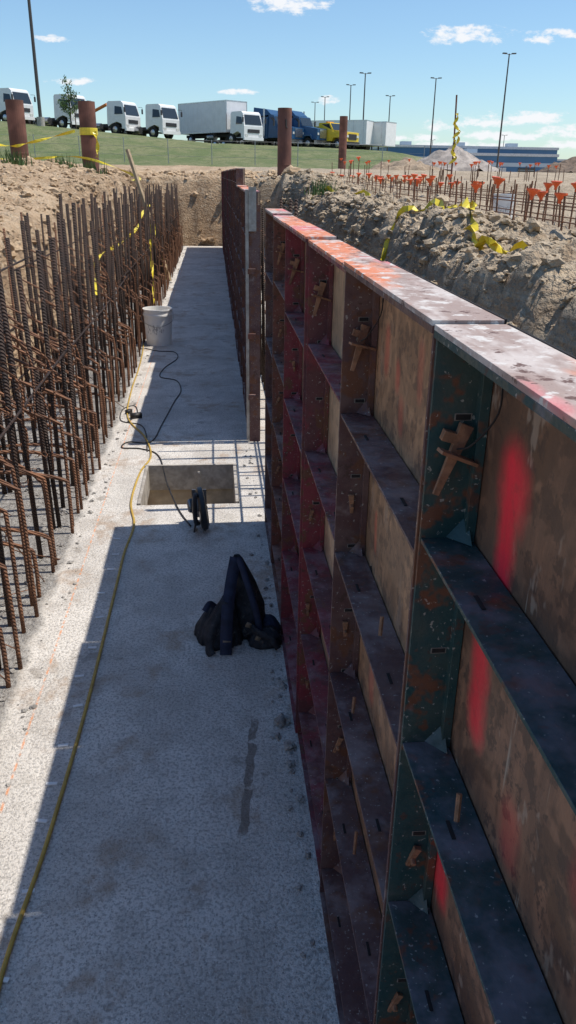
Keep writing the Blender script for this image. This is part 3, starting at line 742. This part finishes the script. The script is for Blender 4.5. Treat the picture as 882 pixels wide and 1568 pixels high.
def heap(name, cx, cy, rad, hh, mat):
    mb = MB(); n = 44; vs = []; fs = []; J = 16
    for j in range(J):
        for i in range(n):
            r = rad * (1 - j / (J - 1)); a = 2 * math.pi * i / n
            x = cx + r * math.cos(a); y = cy + r * math.sin(a)
            vs.append((x, y, H(cx, cy) - .1 + hh * (j / (J - 1)) ** .9 + .3 * mn.noise(Vector((x * 1.2, y * 1.2, 0))) + .12 * mn.noise(Vector((x * 4, y * 4, 0)))))
    for j in range(J - 1):
        for i in range(n): fs.append((j * n + i, j * n + (i + 1) % n, (j + 1) * n + (i + 1) % n, (j + 1) * n + i))
    mb.add(vs, fs, 0); mb.obj(name, [mat])
heap('gravel_pile', 14.2, 50, 3.0, 1.5, clodmat('gravel', (.46, .40, .35), (.30, .26, .23), 2))
heap('dirt_pile', 19.5, 44, 2.6, 1.0, clodmat('dark_dirt', (.24, .17, .12), (.16, .12, .09), 9))
heap('dirt_pile', 9.5, 41, 2.2, .6, clodmat('tan_dirt', (.42, .32, .22), (.3, .22, .15), 9))

mb = MB(); x = -40
gal = simple('galvanised_post', (.4, .4, .4), .5, metal=.4)
while x < 14:
    y = 50; z = H(x, y); mb.tube([(x, y, z), (x, y, z + 1.3)], .022, 5, 0); x += 2.5
for k in (0.4, .85, 1.25):
    mb.tube([(xx, 50, H(xx, 50) + k) for xx in np.arange(-40, 14, 2.5)], .006, 4, 0)
mb.obj('wire_fence', [gal], fixn=False)

# ------------------------------------------------------------------ lamp posts
polem = simple('pole_bronze', (.07, .06, .055), .5, .2)
def lightpole(x, y, ztop, r=.10):
    z = H(x, y); mb = MB()
    mb.lathe([(.3, 0), (.3, .7), (0, .7)], (x, y, z - .1), 14, 1)
    mb.tube([(x, y, z + .5), (x, y, ztop)], [r, r * .62], 10, 0)
    for s in (-1, 1):
        mb.tube([(x, y, ztop - .1), (x + s * .3, y, ztop)], .03, 6, 0)
        mb.obox((x + s * .48, y, ztop + .02), (.42, .30, .10), RY(s * -.05), 0)
    mb.obj('light_pole', [polem, lum_grey])
for a in [(-13.3, 70, 21.5, .14), (18.4, 105, 12.9), (20.7, 130, 14), (26.7, 130, 12.7), (28.3, 110, 13.1), (30.6, 90, 13.4, .10), (19.5, 150, 14), (19, 160, 13.9), (69, 200, 11), (42, 210, 9.5), (57, 220, 10.5)]:
    lightpole(*a)

# ------------------------------------------------------------------ trucks
def paint(name, c, r=.35): return simple(name, c, r, .08, 2)
wht = paint('white_paint', (.80, .80, .79)); blu = paint('dark_blue_paint', (.02, .08, .18)); ylw = paint('yellow_paint', (.80, .55, .03))
glass = simple('dark_glass', (.03, .04, .05), .08, .2); tire = simple('tyre', (.02, .02, .02), .9); chas = simple('chassis', (.035, .035, .04), .7)
chrome = simple('chrome', (.5, .5, .52), .25, metal=.9); lamp = simple('headlamp', (.7, .7, .66), .2)
TM = [wht, glass, tire, chas, chrome, lamp]
def wheel(mb, x, y, r=.5, w=.28):
    rot = RX(math.pi / 2)
    mb.lathe([(0, -w / 2), (r * .55, -w / 2 + .02), (r * .6, -w / 2), (r * .95, -w / 2), (r, -w / 2 + .04), (r, w / 2 - .04), (r * .95, w / 2), (r * .6, w / 2), (r * .5, w / 2 - .03), (0, w / 2 - .03)], (x, y, r), 20, 2, rot)
    mb.lathe([(0, w / 2 + .01), (r * .3, w / 2), (r * .5, w / 2 - .02)], (x, y, r), 12, 4, rot); mb.lathe([(0, -w / 2 - .01), (r * .3, -w / 2), (r * .5, -w / 2 + .02)], (x, y, r), 12, 4, rot)
def chassis(mb, xr, xf, axles):
    for y in (-.45, .45): mb.box((xr, y - .06, .72), (xf, y + .06, .98), 3)
    x = xr + .3
    while x < xf: mb.box((x, -.39, .76), (x + .1, .39, .92), 3); x += 1.4
    for a in axles:
        mb.tube([(a, -1.0, .5), (a, 1.0, .5)], .08, 6, 3)
        for y in (-1.02, 1.02): wheel(mb, a, y)
    mb.lathe([(0, -.5), (.3, -.5), (.3, .5), (0, .5)], ((xr + xf) / 2 + .3, -.85, .72), 14, 4, RY(math.pi / 2))
    mb.box(((xr + xf) / 2 - .3, .55, .5), ((xr + xf) / 2 + .5, 1.05, .95), 3)
def cabover(mb, x1):
    pr = [(x1 - 2.0, .95), (x1 - 1.9, .75), (x1 - 1.55, .95), (x1 - .95, 1.12), (x1 - .45, .95), (x1 - .4, .55), (x1, .55), (x1 + .02, 1.55), (x1 - .28, 2.62), (x1 - .5, 2.78), (x1 - 1.85, 2.78), (x1 - 2.0, 2.65)]
    mb.extrude(pr, -1.15, 1.15, 0, .10, 1.9)
    a, b_ = Vector((x1 + .02, 0, 1.68)), Vector((x1 - .235, 0, 2.5))
    mb.add([(a.x, -1.0, a.z), (a.x, 1.0, a.z), (b_.x, .92, b_.z), (b_.x, -.92, b_.z)], [(0, 1, 2, 3)], 1)
    for s in (-1, 1):
        mb.add([(x1 - .25, s * 1.165, 1.72), (x1 - 1.15, s * 1.165, 1.72), (x1 - 1.15, s * 1.072, 2.42), (x1 - .45, s * 1.072, 2.42)], [(0, 1, 2, 3)], 1)
        mb.box((x1 - .02, s * .85 - .18, .70), (x1 + .045, s * .85 + .18, .90), 5)
        mb.tube([(x1 - .1, s * 1.1, 2.4), (x1 + .12, s * 1.36, 2.4), (x1 + .12, s * 1.36, 1.85)], .02, 5, 3)
        mb.box((x1 + .08, s * 1.36 - .08, 1.85), (x1 + .15, s * 1.36 + .08, 2.25), 3)
    mb.box((x1 + .02, -.72, 1.0), (x1 + .045, .72, 1.3), 3); mb.box((x1 - .1, -1.18, .38), (x1 + .08, 1.18, .64), 0)
    mb.tube([(x1 - .05, .1, 1.70), (x1 - .06, .6, 1.8)], .012, 4, 3)
def place(mb, name, x, y, hd, mats, dz=0, s=1):
    o = mb.obj(name, mats); o.location = (x, y, H(x, y) + dz); o.rotation_euler = (0, 0, math.radians(hd)); o.scale = (s, s, s); return o
for (x, y, hd, ext) in [(-17.9, 80, -32, 0), (-13.0, 80, -35, 0), (-8.6, 81, -30, 1), (-5.0, 80, -38, 0), (-22.5, 84, -35, 0)]:
    mb = MB(); chassis(mb, -5, 1.2, (-3.9, -2.7, .6)); cabover(mb, 1.8)
    if ext:
        mb.tube([(-4.6, 0, 1.3), (-1.0, 0, 2.6)], .14, 8, 6); mb.box((-4.8, -.5, .98), (-4.0, .5, 1.7), 7)
    place(mb, 'cab_over_truck', x, y, hd, TM + [simple('orange_boom', (.65, .2, .04)), blu])
mb = MB(); chassis(mb, -4.4, 4.2, (-2.9, 3.4)); cabover(mb, 5.3)
mb.box((-4.6, -1.25, 1.05), (2.9, 1.25, 3.75), 6)
for z in (1.05, 3.70): mb.box((-4.62, -1.27, z), (2.92, 1.27, z + .07), 4)
for x in (-4.62, 2.86):
    for s in (-1.27, 1.2): mb.box((x, s, 1.12), (x + .06, s + .07, 3.7), 4)
x = -4.0
while x < 2.7: mb.box((x, -1.262, 1.12), (x + .03, -1.25, 3.7), 0); x += .61
mb.box((-4.66, -1.1, 1.2), (-4.6, 1.1, 3.6), 0)
place(mb, 'box_truck', 0.6, 82, -52, TM + [paint('box_panel', (.70, .71, .73), .5)], s=.97)
def semi(mb, col=0):
    chassis(mb, -4.6, 3.2, (-3.7, -2.5, 2.4))
    pr = [(.6, .9), (1.75, .9), (1.9, 1.1), (2.9, 1.1), (3.1, .8), (3.4, .8), (3.42, 1.75), (1.6, 2.02), (1.25, 2.8), (.6, 2.95)]
    mb.extrude(pr, -1.1, 1.1, col, .12, 1.2)
    mb.box((-1.2, -1.15, .85), (.59, 1.15, 2.7), col)
    mb.extrude([(-1.2, 2.7), (.9, 2.9), (.3, 3.35), (-1.2, 3.55)], -1.0, 1.0, col, .1, 3.2)
    mb.add([(1.64, -.95, 2.04), (1.64, .95, 2.04), (1.29, .88, 2.75), (1.29, -.88, 2.75)], [(0, 1, 2, 3)], 1)
    for s in (-1, 1):
        mb.add([(1.45, s * 1.003, 1.95), (.68, s * 1.003, 1.95), (.68, s * 1.003, 2.65), (1.18, s * 1.003, 2.65)], [(0, 1, 2, 3)], 1)
        mb.extrude([(1.75, .95), (1.95, 1.25), (2.8, 1.25), (3.15, .8), (2.95, .8), (2.7, 1.12), (2.1, 1.12), (1.9, .85)], s * 1.12 - .12, s * 1.12 + .12, col)
        mb.box((3.38, s * .85 - .13, 1.2), (3.44, s * .85 + .13, 1.4), 5)
        mb.tube([(.3, s * 1.3, 1.0), (.3, s * 1.3, 3.4)], .08, 8, 4)
        mb.box((1.5, s * 1.4 - .1, 1.9), (1.58, s * 1.4 + .1, 2.5), 3)
        mb.tube([(1.4, s * 1.0, 2.3), (1.54, s * 1.4, 2.3)], .02, 4, 3)
        mb.box((-.9, s * 1.153 - .003, 1.9), (-.3, s * 1.153 + .003, 2.3), 1)
    mb.box((3.42, -.6, .95), (3.46, .6, 1.7), 4); mb.box((3.2, -1.2, .4), (3.52, 1.2, .75), 4)
for (x, y, hd) in [(5.6, 84, -40), (8.0, 84.5, -40)]:
    mb = MB(); semi(mb, 6); place(mb, 'semi_truck', x, y, hd, TM + [blu])
mb = MB(); semi(mb, 0); place(mb, 'semi_truck', 3.9, 92, -40, TM)
mb = MB(); chassis(mb, -3.6, 2.6, (-2.5, 2.0))
mb.extrude([(-.4, .8), (1.3, .8), (1.45, 1.1), (2.5, 1.1), (2.65, .75), (2.95, .75), (2.95, 1.55), (1.35, 1.72), (.9, 2.4), (-.4, 2.4)], -1.05, 1.05, 6, .1, 1.6)
mb.add([(1.37, -.9, 1.76), (1.37, .9, 1.76), (.95, .85, 2.35), (.95, -.85, 2.35)], [(0, 1, 2, 3)], 1)
for s in (-1, 1): mb.add([(1.15, s * .953, 1.75), (.0, s * .953, 1.75), (.0, s * .953, 2.28), (.85, s * .953, 2.28)], [(0, 1, 2, 3)], 1)
mb.box((2.95, -.65, .9), (2.99, .65, 1.4), 3); mb.box((2.8, -1.1, .45), (3.05, 1.1, .72), 3)
mb.box((-3.6, -1.1, .98), (-.5, 1.1, 1.15), 3); mb.box((-.9, -1.0, 1.15), (-.5, 1.0, 2.1), 6)
for s in (-.8, .8): mb.box((2.94, s - .15, 1.1), (3.0, s + .15, 1.3), 5)
mb.box((.1, -.5, 2.4), (.3, .5, 2.52), 7)
place(mb, 'yellow_service_truck', 11.3, 84, -45, TM + [ylw, simple('amber', (.8, .3, .02))])
def trailer(x, y, hd, Lh=9):
    mb = MB(); mb.box((-Lh / 2, -1.25, 1.15), (Lh / 2, 1.25, 3.7), 0)
    for z in (1.12, 3.66): mb.box((-Lh / 2 - .02, -1.27, z), (Lh / 2 + .02, 1.27, z + .08), 4)
    q = -Lh / 2 + .6
    while q < Lh / 2 - .3: mb.box((q, -1.265, 1.22), (q + .04, -1.25, 3.64), 4); q += 1.2
    for a in (-Lh / 2 + 1, -Lh / 2 + 2.2):
        for s in (-1, 1): wheel(mb, a, s)
    for s in (-.8, .8): mb.box((Lh / 2 - 2.1, s - .06, .1), (Lh / 2 - 1.98, s + .06, 1.15), 3)
    mb.box((-Lh / 2, -.5, .85), (-Lh / 2 + 3, .5, 1.13), 3)
    place(mb, 'semi_trailer', x, y, hd, TM)
trailer(15.4, 102, -30, 7); trailer(18.8, 103, -40, 6)

# ------------------------------------------------------------------ warehouse
bw = simple('blue_cladding', (.06, .16, .30), .5, .12, .5); bl = simple('pale_cladding', (.45, .52, .58), .5, .1, .5); rf = simple('roof_edge', (.62, .63, .64), .6)
def bldg(x0, x1, y, d, z0, h, name='blue_warehouse'):
    mb = MB(); mb.box((x0, y, z0), (x1, y + d, z0 + h), 0)
    mb.box((x0 - .2, y - .2, z0 + h), (x1 + .2, y + d + .2, z0 + h + .45), 1)
    mb.box((x0, y - .06, z0 + h * .55), (x1, y - .003, z0 + h * .72), 2)
    q = x0 + 1.5
    while q < x1 - 4:
        mb.box((q, y - .10, z0), (q + 3, y - .061, z0 + h * .5), 1 if int(q) % 2 else 3)
        for k in range(1, 5): mb.box((q, y - .13, z0 + h * .1 * k), (q + 3, y - .101, z0 + h * .1 * k + .06), 2)
        q += 5.2
    q = x0 + 4
    while q < x1 - 4:
        mb.box((q, y + 6, z0 + h + .45), (q + 2, y + 8, z0 + h + 1.3), 2); q += 11
    mb.obj(name, [bw, rf, bl, glass])
bldg(34, 68, 165, 30, 1.5, 5.4); bldg(43, 62, 150, 12, 1.5, 3.8); bldg(70, 120, 240, 30, 1.5, 5)

# ------------------------------------------------------------------ young tree
bark = simple('bark', (.12, .09, .065), .9, .3, 30); leaf = simple('leaves', (.10, .17, .04), .6, .45, 3)
mb = MB(); tx, ty = -11.7, 74.5; tz = H(tx, ty)
mb.tube([(tx, ty, tz - .1), (tx + .05, ty, tz + 1.6), (tx - .05, ty, tz + 3.0)], [.07, .05, .02], 7, 0)
mb.tube([(tx + .4, ty, tz - .1), (tx + .4, ty, tz + 1.6)], .04, 5, 0)
tips = []
for k in range(20):
    a = R(0, 6.28); z = tz + R(.9, 3.1); l = R(.4, 1.0) * (1 - .5 * (z - tz - 1) / 2)
    e = Vector((tx + math.cos(a) * l, ty + math.sin(a) * l, z + R(.2, .7))); mb.tube([(tx, ty, z), e], [.02, .006], 4, 0)
    tips += [Vector((tx, ty, z)).lerp(e, q) for q in (.5, .75, 1)]
for t in tips:
    for k in range(16):
        p = t + Vector((random.gauss(0, .15), random.gauss(0, .15), random.gauss(0, .15))); s = R(.05, .10)
        u = Vector((R(-1, 1), R(-1, 1), R(-1, 1))).normalized() * s; q = u.cross(Vector((R(-1, 1), R(-1, 1), R(-1, 1)))).normalized() * s * .6
        mb.add([p - u, p + q, p + u, p - q], [(0, 1, 2, 3)], 1)
mb.obj('young_tree', [bark, leaf], fixn=False)
mb = MB()
for (cx, cy) in [(-2.45, 17.6), (-2.9, 16.9), (-3.3, 14.6), (1.9, 14.6), (-3.6, 12.5)]:
    for k in range(70):
        x = cx + random.gauss(0, .12); y = cy + random.gauss(0, .12); z = H(cx, cy); h = R(.1, .32); a = R(0, 6.28); l = R(.02, .12)
        mb.add([(x - .012, y, z), (x + .012, y, z), (x + math.cos(a) * l, y + math.sin(a) * l, z + h)], [(0, 1, 2)], 0)
mb.obj('weeds', [leaf], fixn=False)

scene.view_settings.view_transform = 'Standard'; scene.view_settings.look = 'None'; scene.view_settings.exposure = 0
